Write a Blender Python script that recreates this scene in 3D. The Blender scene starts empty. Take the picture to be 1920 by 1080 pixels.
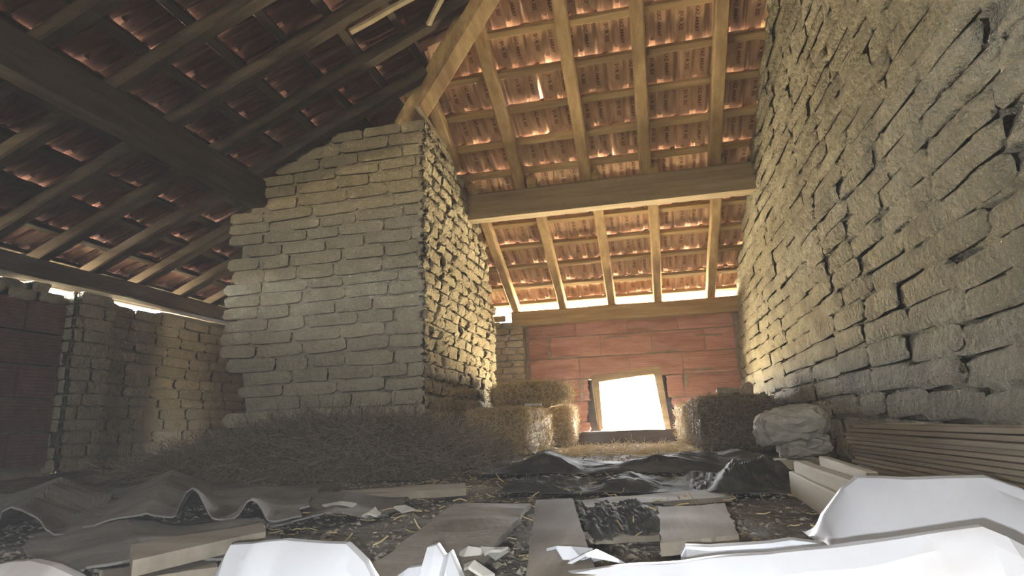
import bpy, math, random
import numpy as np
from mathutils import Vector, Matrix, noise

SC = bpy.context.scene
COL = SC.collection
R = math.radians

# ------------------------------------------------------------------ camera
CAMH = 0.22
YAW, PITCH, ROLL, FPX = R(12.418), R(12.805), R(-1.923), 1120.65
_f = Vector((-math.sin(YAW) * math.cos(PITCH), math.cos(YAW) * math.cos(PITCH), math.sin(PITCH)))
_r = Vector((math.cos(YAW), math.sin(YAW), 0))
_u = _r.cross(_f)
CR = _r * math.cos(ROLL) + _u * math.sin(ROLL)
CU = _u * math.cos(ROLL) - _r * math.sin(ROLL)
CF = _f
CAM = Vector((0, 0, CAMH))
cd = bpy.data.cameras.new('camera')
cam = bpy.data.objects.new('camera', cd)
COL.objects.link(cam)
M = Matrix((CR, CU, -CF)).transposed().to_4x4()
M.translation = CAM
cam.matrix_world = M
cd.sensor_fit = 'HORIZONTAL'
cd.sensor_width = 36
cd.lens = 36 * FPX / 1920
cd.clip_start = 0.01
SC.camera = cam

# ------------------------------------------------------------------ world: bright hazy sky, sunlit pale ground
SKY_STRENGTH = 240.0
w = bpy.data.worlds.new('world')
SC.world = w
w.use_nodes = True
nt = w.node_tree
nt.nodes.clear()
tc = nt.nodes.new('ShaderNodeTexCoord')
sep = nt.nodes.new('ShaderNodeSeparateXYZ')
mr = nt.nodes.new('ShaderNodeMapRange')
mr.inputs[1].default_value = -0.02
mr.inputs[2].default_value = 0.02
mix = nt.nodes.new('ShaderNodeMix')
mix.data_type = 'RGBA'
mix.inputs[6].default_value = (1.0, 0.79, 0.47, 1)     # sunlit dry ground
mix.inputs[7].default_value = (0.97, 0.98, 1.0, 1)     # white sky
bg = nt.nodes.new('ShaderNodeBackground')
bg.inputs[1].default_value = SKY_STRENGTH
out = nt.nodes.new('ShaderNodeOutputWorld')
nt.links.new(tc.outputs['Generated'], sep.inputs[0])
nt.links.new(sep.outputs[2], mr.inputs[0])
nt.links.new(mr.outputs[0], mix.inputs[0])
nt.links.new(mix.outputs[2], bg.inputs[0])
nt.links.new(bg.outputs[0], out.inputs[0])
try:
    w.cycles.sampling_method = 'MANUAL'
    w.cycles.sample_map_resolution = 256
except Exception:
    pass


def portal(name, loc, rot, sx, sy):
    l = bpy.data.lights.new(name, 'AREA')
    l.shape = 'RECTANGLE'
    l.size, l.size_y = sx, sy
    l.cycles.is_portal = True
    o = bpy.data.objects.new(name, l)
    o.location, o.rotation_euler = loc, rot
    COL.objects.link(o)
    o['kind'] = 'helper'
    return o


# daylight openings: the hole in the far wall, the gap under the eaves, the added fill opening behind the camera
portal('window_daylight', (-0.2, 6.32, 0.42), (R(-90), 0, 0), 0.85, 0.75)
portal('eave_daylight', (-0.2, 6.44, 1.28), (R(-90), 0, 0), 2.5, 0.36)
HX, HZ, HW, HH = -1.5, 1.7, 0.27, 0.26                 # unseen gable opening, added and sized for fill light
HY = -2.2
portal('fill_daylight', (HX, HY - 0.15, HZ), (R(90), 0, 0), HW, HH)

# the phone's flash, just below and left of the lens
fl = bpy.data.lights.new('phone_flash', 'POINT')
fl.energy = 38
fl.color = (0.93, 0.96, 1.0)
fl.shadow_soft_size = 0.004
fo = bpy.data.objects.new('phone_flash', fl)
fo.location = CAM - CR * 0.022 - CU * 0.026
fo['kind'] = 'helper'
COL.objects.link(fo)

vs = SC.view_settings
vs.view_transform = 'Standard'
vs.look = 'None'
vs.exposure = 0.0
vs.gamma = 1.0
vs.use_curve_mapping = False
SC.cycles.max_bounces = 5
SC.cycles.diffuse_bounces = 4
SC.cycles.caustics_reflective = False
SC.cycles.caustics_refractive = False
SC.cycles.use_adaptive_sampling = True
SC.cycles.adaptive_threshold = 0.04
SC.cycles.sample_clamp_indirect = 6.0
SC.cycles.use_denoising = True


# ------------------------------------------------------------------ pixel helpers (1920x1080 photograph)
def ray(x, y):
    return CF + CR * ((x - 960) / FPX) - CU * ((y - 540) / FPX)


def onY(x, y, Y):
    d = ray(x, y)
    return CAM + d * (Y / d.y)


def onZ(x, y, z=0.0):
    d = ray(x, y)
    return CAM + d * ((z - CAMH) / d.z)


# ------------------------------------------------------------------ materials
def nmat(name):
    m = bpy.data.materials.new(name)
    m.use_nodes = True
    t = m.node_tree
    b = t.nodes['Principled BSDF']
    return m, t, b


def noise_mat(name, c1, c2, scale=8, detail=4, rough=0.9, bump=0.3, bump_scale=40, spec=0.2, vary=0.12,
              stretch=(1, 1, 1), coord='Object', bump2=None, c3=None, c3scale=2.0, dist=0.01):
    m, t, b = nmat(name)
    L = t.links.new
    tcn = t.nodes.new('ShaderNodeTexCoord')
    if coord == 'World':
        g = t.nodes.new('ShaderNodeNewGeometry')
        src = g.outputs['Position']
    else:
        src = tcn.outputs[coord]
    mp = t.nodes.new('ShaderNodeMapping')
    mp.inputs['Scale'].default_value = stretch
    L(src, mp.inputs[0])
    n = t.nodes.new('ShaderNodeTexNoise')
    n.inputs['Scale'].default_value = scale
    n.inputs['Detail'].default_value = detail
    n.inputs['Roughness'].default_value = 0.65
    L(mp.outputs[0], n.inputs[0])
    cr = t.nodes.new('ShaderNodeValToRGB')
    cr.color_ramp.elements[0].position = 0.32
    cr.color_ramp.elements[0].color = (*c1, 1)
    cr.color_ramp.elements[1].position = 0.68
    cr.color_ramp.elements[1].color = (*c2, 1)
    L(n.outputs[0], cr.inputs[0])
    colour = cr.outputs[0]
    if c3 is not None:
        n3 = t.nodes.new('ShaderNodeTexNoise')
        n3.inputs['Scale'].default_value = c3scale
        n3.inputs['Detail'].default_value = 3
        L(mp.outputs[0], n3.inputs[0])
        r3 = t.nodes.new('ShaderNodeMapRange')
        r3.inputs[1].default_value = 0.52
        r3.inputs[2].default_value = 0.66
        L(n3.outputs[0], r3.inputs[0])
        mx = t.nodes.new('ShaderNodeMix')
        mx.data_type = 'RGBA'
        mx.inputs[7].default_value = (*c3, 1)
        L(r3.outputs[0], mx.inputs[0])
        L(colour, mx.inputs[6])
        colour = mx.outputs[2]
    oi = t.nodes.new('ShaderNodeObjectInfo')
    mv = t.nodes.new('ShaderNodeMapRange')
    mv.inputs[3].default_value = 1 - vary
    mv.inputs[4].default_value = 1 + vary
    L(oi.outputs['Random'], mv.inputs[0])
    hs = t.nodes.new('ShaderNodeHueSaturation')
    L(mv.outputs[0], hs.inputs['Value'])
    L(colour, hs.inputs['Color'])
    L(hs.outputs[0], b.inputs['Base Color'])
    b.inputs['Roughness'].default_value = rough
    b.inputs['Specular IOR Level'].default_value = spec
    if bump > 0:
        nb = t.nodes.new('ShaderNodeTexNoise')
        nb.inputs['Scale'].default_value = bump_scale
        nb.inputs['Detail'].default_value = 4
        nb.inputs['Roughness'].default_value = 0.6
        L(mp.outputs[0], nb.inputs[0])
        bp = t.nodes.new('ShaderNodeBump')
        bp.inputs['Strength'].default_value = bump
        bp.inputs['Distance'].default_value = dist
        L(nb.outputs[0], bp.inputs['Height'])
        L(bp.outputs[0], b.inputs['Normal'])
        if False and bump2:
            nb2 = t.nodes.new('ShaderNodeTexVoronoi')
            nb2.inputs['Scale'].default_value = bump2[0]
            L(mp.outputs[0], nb2.inputs[0])
            bp2 = t.nodes.new('ShaderNodeBump')
            bp2.inputs['Strength'].default_value = bump2[1]
            bp2.inputs['Distance'].default_value = bump2[2]
            L(nb2.outputs[0], bp2.inputs['Height'])
            L(bp2.outputs[0], bp.inputs['Normal'])
    return m


def wood_mat(name, c1, c2, stretch, spec=0.2, vary=0.15, dirt=None):
    return noise_mat(name, c1, c2, scale=14, detail=5, rough=0.85, bump=0.35, bump_scale=30, spec=spec, vary=vary,
                     stretch=stretch, c3=dirt, c3scale=3.0, dist=0.004)


MAT = {}
MAT['adobe'] = noise_mat('adobe', (0.42, 0.38, 0.27), (0.54, 0.49, 0.36), 9, bump=0.9, bump_scale=34, coord='World',
                         vary=0.10, bump2=(55, 0.25, 0.01), dist=0.028)
MAT['adobe_rough'] = noise_mat('adobe_rough', (0.42, 0.375, 0.27), (0.56, 0.51, 0.38), 14, bump=1.0, bump_scale=38, coord='World',
                               vary=0.10, bump2=(70, 0.5, 0.012), dist=0.03)
MAT['mud'] = noise_mat('mud_mortar', (0.36, 0.33, 0.25), (0.48, 0.44, 0.34), 11, bump=0.9, bump_scale=30, coord='World', vary=0.0,
                       dist=0.02)
MAT['mud_plaster'] = noise_mat('mud_plaster', (0.235, 0.22, 0.165), (0.32, 0.30, 0.23), 7, bump=1.0, bump_scale=36, coord='World',
                               vary=0.07, c3=(0.205, 0.19, 0.15), c3scale=3.2, dist=0.035, bump2=(28, 0.2, 0.02))
MAT['old_brick'] = noise_mat('old_brick', (0.36, 0.28, 0.19), (0.52, 0.42, 0.28), 10, bump=0.7, coord='World', vary=0.2, dist=0.01)
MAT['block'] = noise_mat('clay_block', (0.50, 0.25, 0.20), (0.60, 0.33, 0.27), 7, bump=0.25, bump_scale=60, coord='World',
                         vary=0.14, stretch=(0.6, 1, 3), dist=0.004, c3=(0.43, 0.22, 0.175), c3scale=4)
MAT['block_dark'] = noise_mat('dark_clay_block', (0.15, 0.095, 0.08), (0.22, 0.135, 0.115), 7, bump=0.25, bump_scale=60, coord='World', vary=0.14, dist=0.004)  # darker, browner colour for the left wall blocks
MAT['block_mortar'] = noise_mat('block_mortar', (0.30, 0.22, 0.17), (0.42, 0.33, 0.27), 20, bump=0.8, coord='World', vary=0, dist=0.01)
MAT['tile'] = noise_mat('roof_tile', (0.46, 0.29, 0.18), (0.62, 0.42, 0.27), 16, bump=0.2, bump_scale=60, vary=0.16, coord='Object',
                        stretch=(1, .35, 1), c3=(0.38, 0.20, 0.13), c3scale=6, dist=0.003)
MAT['tile_dark'] = noise_mat('shaded_roof_tile', (0.085, 0.043, 0.032), (0.145, 0.076, 0.055), 16, bump=0.2, bump_scale=60, vary=0.2,
                             coord='Object', stretch=(1, .35, 1), dist=0.003)  # left-slope tiles, their dimness put into the clay colour
MAT['tile_top'] = noise_mat('weathered_tile_top', (0.44, 0.36, 0.32), (0.58, 0.50, 0.45), 16, bump=0, vary=0.1)
MAT['print'] = noise_mat('tile_lettering', (0.13, 0.06, 0.035), (0.17, 0.08, 0.045), 30, bump=0, vary=0.05)  # relief shadow of the raised letters put into a darker clay colour
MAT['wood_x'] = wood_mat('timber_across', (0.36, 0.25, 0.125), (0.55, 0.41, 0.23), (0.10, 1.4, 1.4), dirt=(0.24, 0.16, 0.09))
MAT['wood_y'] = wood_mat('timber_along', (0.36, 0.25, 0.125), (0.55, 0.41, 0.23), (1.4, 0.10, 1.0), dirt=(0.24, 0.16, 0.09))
MAT['dark_x'] = wood_mat('shaded_timber_across', (0.058, 0.046, 0.035), (0.11, 0.088, 0.066), (0.10, 1.4, 1.0))  # timber of the dim left slope, shade put into the colour
MAT['dark_y'] = wood_mat('shaded_timber_along', (0.058, 0.046, 0.035), (0.11, 0.088, 0.066), (1.4, 0.10, 1.0))
MAT['board'] = wood_mat('dusty_board', (0.25, 0.215, 0.165), (0.37, 0.325, 0.255), (1.3, 0.12, 1.0), dirt=(0.17, 0.145, 0.11))
MAT['board_x'] = wood_mat('dusty_board_across', (0.25, 0.215, 0.165), (0.37, 0.325, 0.255), (0.12, 1.3, 1.0), dirt=(0.17, 0.145, 0.11))
MAT['plank'] = wood_mat('stacked_plank_wood', (0.50, 0.44, 0.33), (0.66, 0.59, 0.45), (1.6, 0.10, 1.6), vary=0.2, dirt=(0.36, 0.30, 0.22))
MAT['lath'] = wood_mat('pale_timber', (0.38, 0.32, 0.215), (0.50, 0.43, 0.30), (1.0, 0.15, 1.0), vary=0.1)
MAT['purlin'] = wood_mat('grey_purlin', (0.22, 0.175, 0.115), (0.35, 0.285, 0.19), (0.10, 1.4, 1.4), dirt=(0.17, 0.13, 0.085))  # darker, greyer timber than the rafters
MAT['dirt'] = noise_mat('dirt_floor', (0.15, 0.135, 0.11), (0.27, 0.245, 0.20), 6, bump=1.0, bump_scale=45, coord='World', vary=0,
                        dist=0.02, c3=(0.30, 0.265, 0.20), c3scale=5)
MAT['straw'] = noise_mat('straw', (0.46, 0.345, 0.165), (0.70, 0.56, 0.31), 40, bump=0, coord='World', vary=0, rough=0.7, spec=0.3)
MAT['straw_old'] = noise_mat('old_unlit_hay', (0.17, 0.14, 0.10), (0.34, 0.285, 0.20), 30, bump=0, coord='World', vary=0, rough=0.8)  # old hay, its unlit tone put into the colour
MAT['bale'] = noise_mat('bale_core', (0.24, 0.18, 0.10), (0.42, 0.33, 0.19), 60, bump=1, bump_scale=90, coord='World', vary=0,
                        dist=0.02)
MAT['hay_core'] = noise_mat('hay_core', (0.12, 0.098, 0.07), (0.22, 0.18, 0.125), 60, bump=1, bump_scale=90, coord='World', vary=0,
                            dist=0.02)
MAT['white'] = noise_mat('white_plastic', (0.64, 0.655, 0.69), (0.70, 0.715, 0.745), 5, bump=0.06, bump_scale=9, rough=0.42, spec=0.45,
                         vary=0.02, coord='World', dist=0.02)
MAT['white_stain'] = noise_mat('white_plastic_stained', (0.62, 0.625, 0.64), (0.69, 0.70, 0.725), 6, bump=0.06, bump_scale=9, rough=0.45,
                               spec=0.4, vary=0.02, coord='World', c3=(0.55, 0.51, 0.49), c3scale=5, dist=0.02)
MAT['film'] = noise_mat('dark_plastic_film', (0.055, 0.057, 0.055), (0.095, 0.096, 0.09), 8, bump=0.25, bump_scale=20, rough=0.85, spec=0.06,
                        coord='World', vary=0.1, dist=0.01, c3=(0.15, 0.14, 0.115), c3scale=6)
MAT['felt'] = noise_mat('grey_felt', (0.15, 0.142, 0.13), (0.24, 0.228, 0.21), 7, bump=0.4, bump_scale=50, rough=0.9, coord='World',
                        vary=0.15, dist=0.006)
MAT['card'] = noise_mat('dusty_cardboard', (0.23, 0.20, 0.16), (0.32, 0.285, 0.23), 8, bump=0.3, bump_scale=40, coord='World', vary=0.1,
                        dist=0.005, c3=(0.185, 0.16, 0.125), c3scale=5)
MAT['stone'] = noise_mat('grey_lump', (0.34, 0.32, 0.26), (0.46, 0.435, 0.36), 10, bump=0.7, bump_scale=40, coord='World', vary=0.08,
                         dist=0.012)
MAT['shard'] = noise_mat('pale_shard', (0.45, 0.43, 0.38), (0.6, 0.58, 0.52), 20, bump=0.3, coord='World', vary=0.15)
MAT['litter'] = noise_mat('floor_litter', (0.12, 0.105, 0.08), (0.42, 0.38, 0.30), 60, bump=0, coord='World', vary=0)
MAT['web'] = noise_mat('cobweb', (0.30, 0.29, 0.27), (0.36, 0.35, 0.32), 20, bump=0, vary=0)


# ------------------------------------------------------------------ mesh helpers
def link(o, parent=None):
    COL.objects.link(o)
    if parent is not None:
        o.parent = parent
        o.matrix_parent_inverse = WORLD.get(parent.name, Matrix()).inverted()
    return o


WORLD = {}                      # world matrices of parents, known before the scene is evaluated


def mesh(name, verts, faces, mats, smooth=False, mat_idx=None):
    me = bpy.data.meshes.new(name)
    me.from_pydata([tuple(v) for v in verts], [], faces)
    for m in (mats if isinstance(mats, (list, tuple)) else [mats]):
        me.materials.append(MAT[m])
    if smooth:
        me.polygons.foreach_set('use_smooth', [True] * len(me.polygons))
    if mat_idx is not None:
        me.polygons.foreach_set('material_index', mat_idx)
    me.update()
    return me


def obj(name, me, parent=None, mw=None):
    o = bpy.data.objects.new(name, me)
    if mw is not None:
        o.matrix_basis = mw
    return link(o, parent)


def empty(name, loc=(0, 0, 0)):
    o = bpy.data.objects.new(name, None)
    o.location = loc
    o.empty_display_size = 0.1
    link(o)
    WORLD[o.name] = Matrix.Translation(loc)
    return o


def tag(o, label, cat, group=None, kind=None):
    o['label'] = label
    o['category'] = cat
    if group:
        o['group'] = group
    if kind:
        o['kind'] = kind
    return o


class MB:
    def __init__(self):
        self.v, self.f = [], []

    def add(self, vs, fs):
        k = len(self.v)
        self.v += [Vector(p) for p in vs]
        self.f += [tuple(i + k for i in q) for q in fs]

    def box(self, c, ax, ay, az):
        """centre and three half-axis vectors"""
        c, ax, ay, az = Vector(c), Vector(ax), Vector(ay), Vector(az)
        vs = [c + ax * i + ay * j + az * k for i in (-1, 1) for j in (-1, 1) for k in (-1, 1)]
        self.add(vs, [(0, 1, 3, 2), (4, 6, 7, 5), (0, 4, 5, 1), (2, 3, 7, 6), (0, 2, 6, 4), (1, 5, 7, 3)])

    def hexa(self, vs):
        self.add(vs, [(0, 1, 3, 2), (4, 6, 7, 5), (0, 4, 5, 1), (2, 3, 7, 6), (0, 2, 6, 4), (1, 5, 7, 3)])

    def build(self, name, mats, parent=None, smooth=False):
        return obj(name, mesh(name, self.v, self.f, mats, smooth), parent)


def timber(name, a, b, wid, hgt, up, mat, parent=None, seed=0, seg=7, wob=0.004, taper=1.0):
    """a sawn timber from a to b (centre line of its cross-section), with chamfered arrises and slight waviness"""
    a, b, up = Vector(a), Vector(b), Vector(up)
    d = (b - a).normalized()
    s = d.cross(up).normalized()
    n = s.cross(d).normalized()
    ch = min(wid, hgt) * 0.12
    prof = [(-wid / 2 + ch, -hgt / 2), (wid / 2 - ch, -hgt / 2), (wid / 2, -hgt / 2 + ch), (wid / 2, hgt / 2 - ch),
            (wid / 2 - ch, hgt / 2), (-wid / 2 + ch, hgt / 2), (-wid / 2, hgt / 2 - ch), (-wid / 2, -hgt / 2 + ch)]
    vs, fs = [], []
    rr = random.Random(seed)
    off = Vector((rr.random() * 50, rr.random() * 50, rr.random() * 50))
    for i in range(seg + 1):
        t = i / seg
        c = a.lerp(b, t)
        k = 1 + (taper - 1) * t
        nz = noise.noise_vector(off + Vector((t * 4, 0, 0)))
        c = c + s * nz.x * wob + n * nz.y * wob * (0 if i in (0, seg) else 1)
        for j, (x, z) in enumerate(prof):
            q = noise.noise(off + Vector((t * 9, j * 1.7, 3))) * wob * 0.6
            vs.append(c + s * (x * k + q) + n * (z * k + q))
    m = len(prof)
    for i in range(seg):
        for j in range(m):
            fs.append((i * m + j, i * m + (j + 1) % m, (i + 1) * m + (j + 1) % m, (i + 1) * m + j))
    fs.append(tuple(range(m))[::-1])
    fs.append(tuple(seg * m + j for j in range(m)))
    return obj(name, mesh(name, vs, fs, mat), parent)


def brick_variants(prefix, mat, n, rough, seed, edge=0.10):
    """rounded irregular bricks: x, z in +-0.5, y from 0 (back) to about 1 (front); about 50 triangles each"""
    res = []
    for k in range(n):
        rr = random.Random(seed * 100 + k)
        xs = [-0.5, -0.40, -0.08 + rr.uniform(-.1, .1), 0.26 + rr.uniform(-.08, .08), 0.42, 0.5]
        zs = [-0.5, -0.28, 0.06 + rr.uniform(-.1, .1), 0.33, 0.5]
        nx, nz = len(xs), len(zs)
        vs, fs = [], []
        for j, z in enumerate(zs):
            for i, x in enumerate(xs):
                ex = i in (0, nx - 1)
                ez = j in (0, nz - 1)
                y = 1 + rr.uniform(-rough, rough)
                if ex or ez:
                    y = 0.70 + rr.uniform(-rough, rough) * 0.9
                if ex and ez:
                    y = 0.45 + rr.uniform(-.15, .15)
                xx = x + rr.uniform(-1, 1) * 0.02 - (math.copysign(edge * 0.35, x) if ex and ez else 0)
                zz = z + rr.uniform(-1, 1) * 0.05 - (math.copysign(edge, z) if ex and ez else 0)
                vs.append((xx, y, zz))
        for j in range(nz - 1):
            for i in range(nx - 1):
                a = j * nx + i
                fs.append((a, a + 1, a + nx + 1, a + nx)[::-1])
        per = [i for i in range(nx)] + [j * nx + nx - 1 for j in range(1, nz)] + [(nz - 1) * nx + i for i in range(nx - 2, -1, -1)] + [j * nx for j in range(nz - 2, 0, -1)]
        b0 = len(vs)
        for p in per:
            vs.append((vs[p][0], -0.3, vs[p][2]))
        m = len(per)
        for q in range(m):
            fs.append((per[q], per[(q + 1) % m], b0 + (q + 1) % m, b0 + q)[::-1])
        res.append(mesh('%s_%d' % (prefix, k), vs, fs, mat, smooth=True))
    return res


UP = Vector((0, 0, 1))


def place_brick(name, me, parent, c, n, L, depth, H, rr, tilt=0.015):
    """c: centre of the back face on the wall plane; n: outward normal"""
    xa = n.cross(UP).normalized()
    m = Matrix((xa * L, n * depth, UP * H)).transposed().to_4x4()
    rot = Matrix.Rotation(rr.gauss(0, tilt), 4, n)
    mm = rot @ m
    mm.translation = c
    o = obj(name, me, parent)
    o.matrix_basis = mm
    return o


def brick_wall(parent, A, B, n, z0, top, ch, lens, depth, variants, seed, name='brick', joint=0.012, shift=None, tilt=0.015,
               limit=None, wave=0.0, keep=None, hvar=0.1, lap=1.0):
    """courses of single bricks along the plan line A-B"""
    A, B, n = Vector(A), Vector(B), Vector(n).normalized()
    Ltot = (B - A).length
    d = (B - A).normalized()
    rr = random.Random(seed)
    z = z0
    count = 0
    c = 0
    while z < 5:
        h = ch * rr.uniform(1 - hvar, 1 + hvar)
        s = -rr.uniform(0, lens[1])
        any_ = False
        while s < Ltot:
            L = rr.uniform(*lens)
            s0, s1 = max(s, rr.uniform(-.012, .006)), min(s + L, Ltot + rr.uniform(-.006, .012))
            s += L
            if s1 - s0 < 0.05:
                continue
            sm = (s0 + s1) / 2
            zz = z + wave * noise.noise(Vector((sm * 0.9, z * .6, seed)))
            if zz + h * 0.75 > top(sm):
                continue
            any_ = True
            if keep is not None and not keep(sm, zz + h / 2):
                continue
            p = A + d * sm + UP * (zz + h / 2 + rr.uniform(-.004, .004))
            if shift:
                p = p + n * shift(sm, z)
            dp = depth * rr.uniform(0.75, 1.2)
            place_brick(name, rr.choice(variants), parent, p, n, ((s1 - s0) - joint * rr.uniform(.3, 1.4)) * lap, dp,
                        h - joint * rr.uniform(.3, 1.5), rr, tilt)
            count += 1
            if limit and count >= limit:
                return count
        z += h
        c += 1
        if not any_ and z > z0 + 0.5:
            break
    return count


def panel(name, P, nu, nv, mat, parent=None, amp=0.01, freq=6, thick=0.2, n=None, smooth=True, shape=None):
    """wall core: a relief grid spanned by P(u, v), closed at the back with thickness"""
    vs, fs = [], []
    n = Vector(n)
    for j in range(nv + 1):
        for i in range(nu + 1):
            p = Vector(P(i / nu, j / nv))
            q = noise.fractal(p * freq, 1.0, 2.0, 4)
            vs.append(p + n * (q * amp))
    for j in range(nv):
        for i in range(nu):
            a = j * (nu + 1) + i
            fs.append((a, a + 1, a + nu + 2, a + nu + 1))
    per = [i for i in range(nu + 1)] + [j * (nu + 1) + nu for j in range(1, nv + 1)] + [nv * (nu + 1) + i for i in range(nu - 1, -1, -1)] + [j * (nu + 1) for j in range(nv - 1, 0, -1)]
    b0 = len(vs)
    for p in per:
        vs.append(vs[p] - n * thick)
    m = len(per)
    for q in range(m):
        fs.append((per[q], per[(q + 1) % m], b0 + (q + 1) % m, b0 + q))
    fs.append(tuple(b0 + q for q in range(m)))
    return obj(name, mesh(name, vs, fs, mat, smooth), parent)


# ------------------------------------------------------------------ roof planes
EY, EZ, TF = 6.0, 1.39, 0.49           # far slope: rafter undersides pass (y = EY, z = EZ)
EX, TL = -3.97, 0.45                   # left slope: same height at x = EX


def zfar(y):
    return EZ + TF * (EY - y)


def zleft(x):
    return EZ + TL * (x - EX)


def hip_y(x):
    return EY - (TL / TF) * (x - EX)


def hip_x(y):
    return EX + (TF / TL) * (EY - y)


def zroof(x, y):
    return min(zfar(y), zleft(x))


af, al = math.atan(TF), math.atan(TL)
FAR = dict(U=Vector((1, 0, 0)), D=Vector((0, math.cos(af), -math.sin(af))), N=Vector((0, math.sin(af), math.cos(af))))
LEFT = dict(U=Vector((0, 1, 0)), D=Vector((-math.cos(al), 0, -math.sin(al))), N=Vector((-math.sin(al), 0, math.cos(al))))
PITCHV = 0.298
RAF_D, BAT_T = 0.085, 0.036

XR = 0.92                               # right wall face


def xright(y, z):
    return 0.865 + 0.055 * min(1.0, max(0.0, z) / 1.5) + 0.02 * noise.noise(Vector((y * 1.1, z * 1.3, 2.2)))


# ================================================================== FLOOR
def floor_h(x, y):
    h = 0.012 * noise.fractal(Vector((x * 3.1, y * 3.1, 0.3)), 1, 2, 4) + 0.008 * noise.noise(Vector((x * 14, y * 14, 4)))
    return h - 0.012


FY0 = 0.84                              # edge of the ladder well the viewer stands in
vs, fs = [], []
nx, ny = 150, 170
for j in range(ny + 1):
    for i in range(nx + 1):
        x = -4.4 + 5.8 * i / nx
        y = FY0 + (6.4 - FY0) * j / ny
        vs.append((x, y, floor_h(x, y)))
for j in range(ny):
    for i in range(nx):
        a = j * (nx + 1) + i
        fs.append((a, a + 1, a + nx + 2, a + nx + 1))
k = len(vs)
for j, y in ((0, FY0), (ny, 6.4)):
    b = len(vs)
    for i in range(nx + 1):
        vs.append((-4.4 + 5.8 * i / nx, y, -0.6))
    for i in range(nx):
        a = j * (nx + 1) + i
        fs.append((a, b + i, b + i + 1, a + 1) if j == 0 else (a, a + 1, b + i + 1, b + i))
fl_o = obj('floor', mesh('floor', vs, fs, 'dirt', True))
tag(fl_o, 'dusty brown loft floor of trodden earth and litter', 'floor', kind='structure')

# loft deck behind the camera
mb = MB()
mb.box((-1.5, -0.74, -0.55), (2.95, 0, 0), (0, 1.62, 0), (0, 0, 0.05))
o = mb.build('floor_deck', 'board')
tag(o, 'plain loft deck behind the viewer', 'floor', kind='structure')

# ================================================================== FAR WALL (red hollow blocks)
WY = 6.1
wf = empty('wall_far', (-0.2, WY, 0))
tag(wf, 'red hollow clay block wall with a crooked hole under the eave beam', 'wall', kind='structure')
rows = [0.0, 0.215, 0.42, 0.64, 0.857, 1.075, 1.245]
joints = {5: [-1.18, -0.687, -0.172, 0.331, 0.845], 4: [-1.185, -0.958, -0.442, 0.061, 0.572, 0.85],
          3: [-1.175, -0.668, -0.163, 0.341, 0.85], 2: [-1.175, -0.671, 0.331, 0.86], 1: [-1.175, -0.896, 0.294, 0.86],
          0: [-1.175, -0.70, 0.35, 0.86]}
HOLE = {0: (-0.60, 0.235), 1: (-0.615, 0.215), 2: (-0.585, 0.17)}


def block_mesh(L, H, seed, rag=None, mat='block'):
    """hollow block seen from its grooved side: shallow horizontal flutes, broken edge where rag is -1 / +1"""
    rr = random.Random(seed)
    vs, fs = [], []
    prof = []
    nfl = 9
    for i in range(nfl):
        a, b = i / nfl, (i + 1) / nfl
        prof += [(a + 0.012, 0.0), (b - 0.022, 0.0), (b - 0.016, 0.0035), (b - 0.004, 0.0035)]
    prof[0] = (0, 0.003)
    prof[-1] = (1, 0.003)
    for (t, dy) in prof:
        z = -H / 2 + H * t
        e = [0.0, 0.0]
        if rag:
            for q in (0, 1):
                if rag[q]:
                    e[q] = 0.03 * noise.noise(Vector((t * 3.1, seed * 1.3, q))) + 0.012 * noise.noise(Vector((t * 9, seed, 5)))
        vs.append((-L / 2 + e[0], -0.012 + dy, z))
        vs.append((L / 2 + e[1], -0.012 + dy, z))
    n = len(prof)
    for i in range(n - 1):
        fs.append((2 * i, 2 * i + 1, 2 * i + 3, 2 * i + 2))
    b0 = len(vs)
    for i in range(2 * n):
        vs.append((vs[i][0], 0.17, vs[i][2]))
    for i in range(n - 1):
        fs.append((2 * i, 2 * i + 2, b0 + 2 * i + 2, b0 + 2 * i))
        fs.append((2 * i + 1, b0 + 2 * i + 1, b0 + 2 * i + 3, 2 * i + 3))
    fs.append((0, b0, b0 + 1, 1))
    t = 2 * n - 2
    fs.append((t, t + 1, b0 + t + 1, b0 + t))
    fs.append((b0, b0 + 2 * n - 2, b0 + 2 * n - 1, b0 + 1))
    return mesh('block', vs, fs, mat)


rr = random.Random(5)
mort = MB()
bi = 0
for r in range(6):
    z0, z1 = rows[r], rows[r + 1]
    js = joints[r]
    hz = HOLE.get(r)
    ivs = []
    for a, b in zip(js[:-1], js[1:]):
        if hz and a < hz[1] and b > hz[0]:
            if a < hz[0] - 0.06:
                ivs.append((a, hz[0], (0, 1)))
            if b > hz[1] + 0.06:
                ivs.append((hz[1], b, (1, 0)))
        else:
            ivs.append((a, b, None))
    for (a, b, rag) in ivs:
        j = 0.008
        me = block_mesh(b - a - j, z1 - z0 - 0.012, 40 + bi, rag)
        o = obj('block', me, wf)
        o.matrix_basis = Matrix.Translation(((a + b) / 2, WY + rr.uniform(-.004, .004), (z0 + z1) / 2)) @ Matrix.Rotation(R(rr.uniform(-.5, .5)), 4, 'Y')
        bi += 1
    if r == 0:
        z0 = -0.15
    # recessed mortar behind the joints, leaving the hole open
    spans = [(-1.32, 1.0)] if not hz else [(-1.32, hz[0] - 0.035), (hz[1] + 0.035, 1.0)]
    for a, b in spans:
        mort.box(((a + b) / 2, WY + 0.09, (z0 + z1) / 2), ((b - a) / 2, 0, 0), (0, 0.085, 0), (0, 0, (z1 - z0) / 2))
mort.build('mortar_bed', 'block_mortar', wf)
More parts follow.
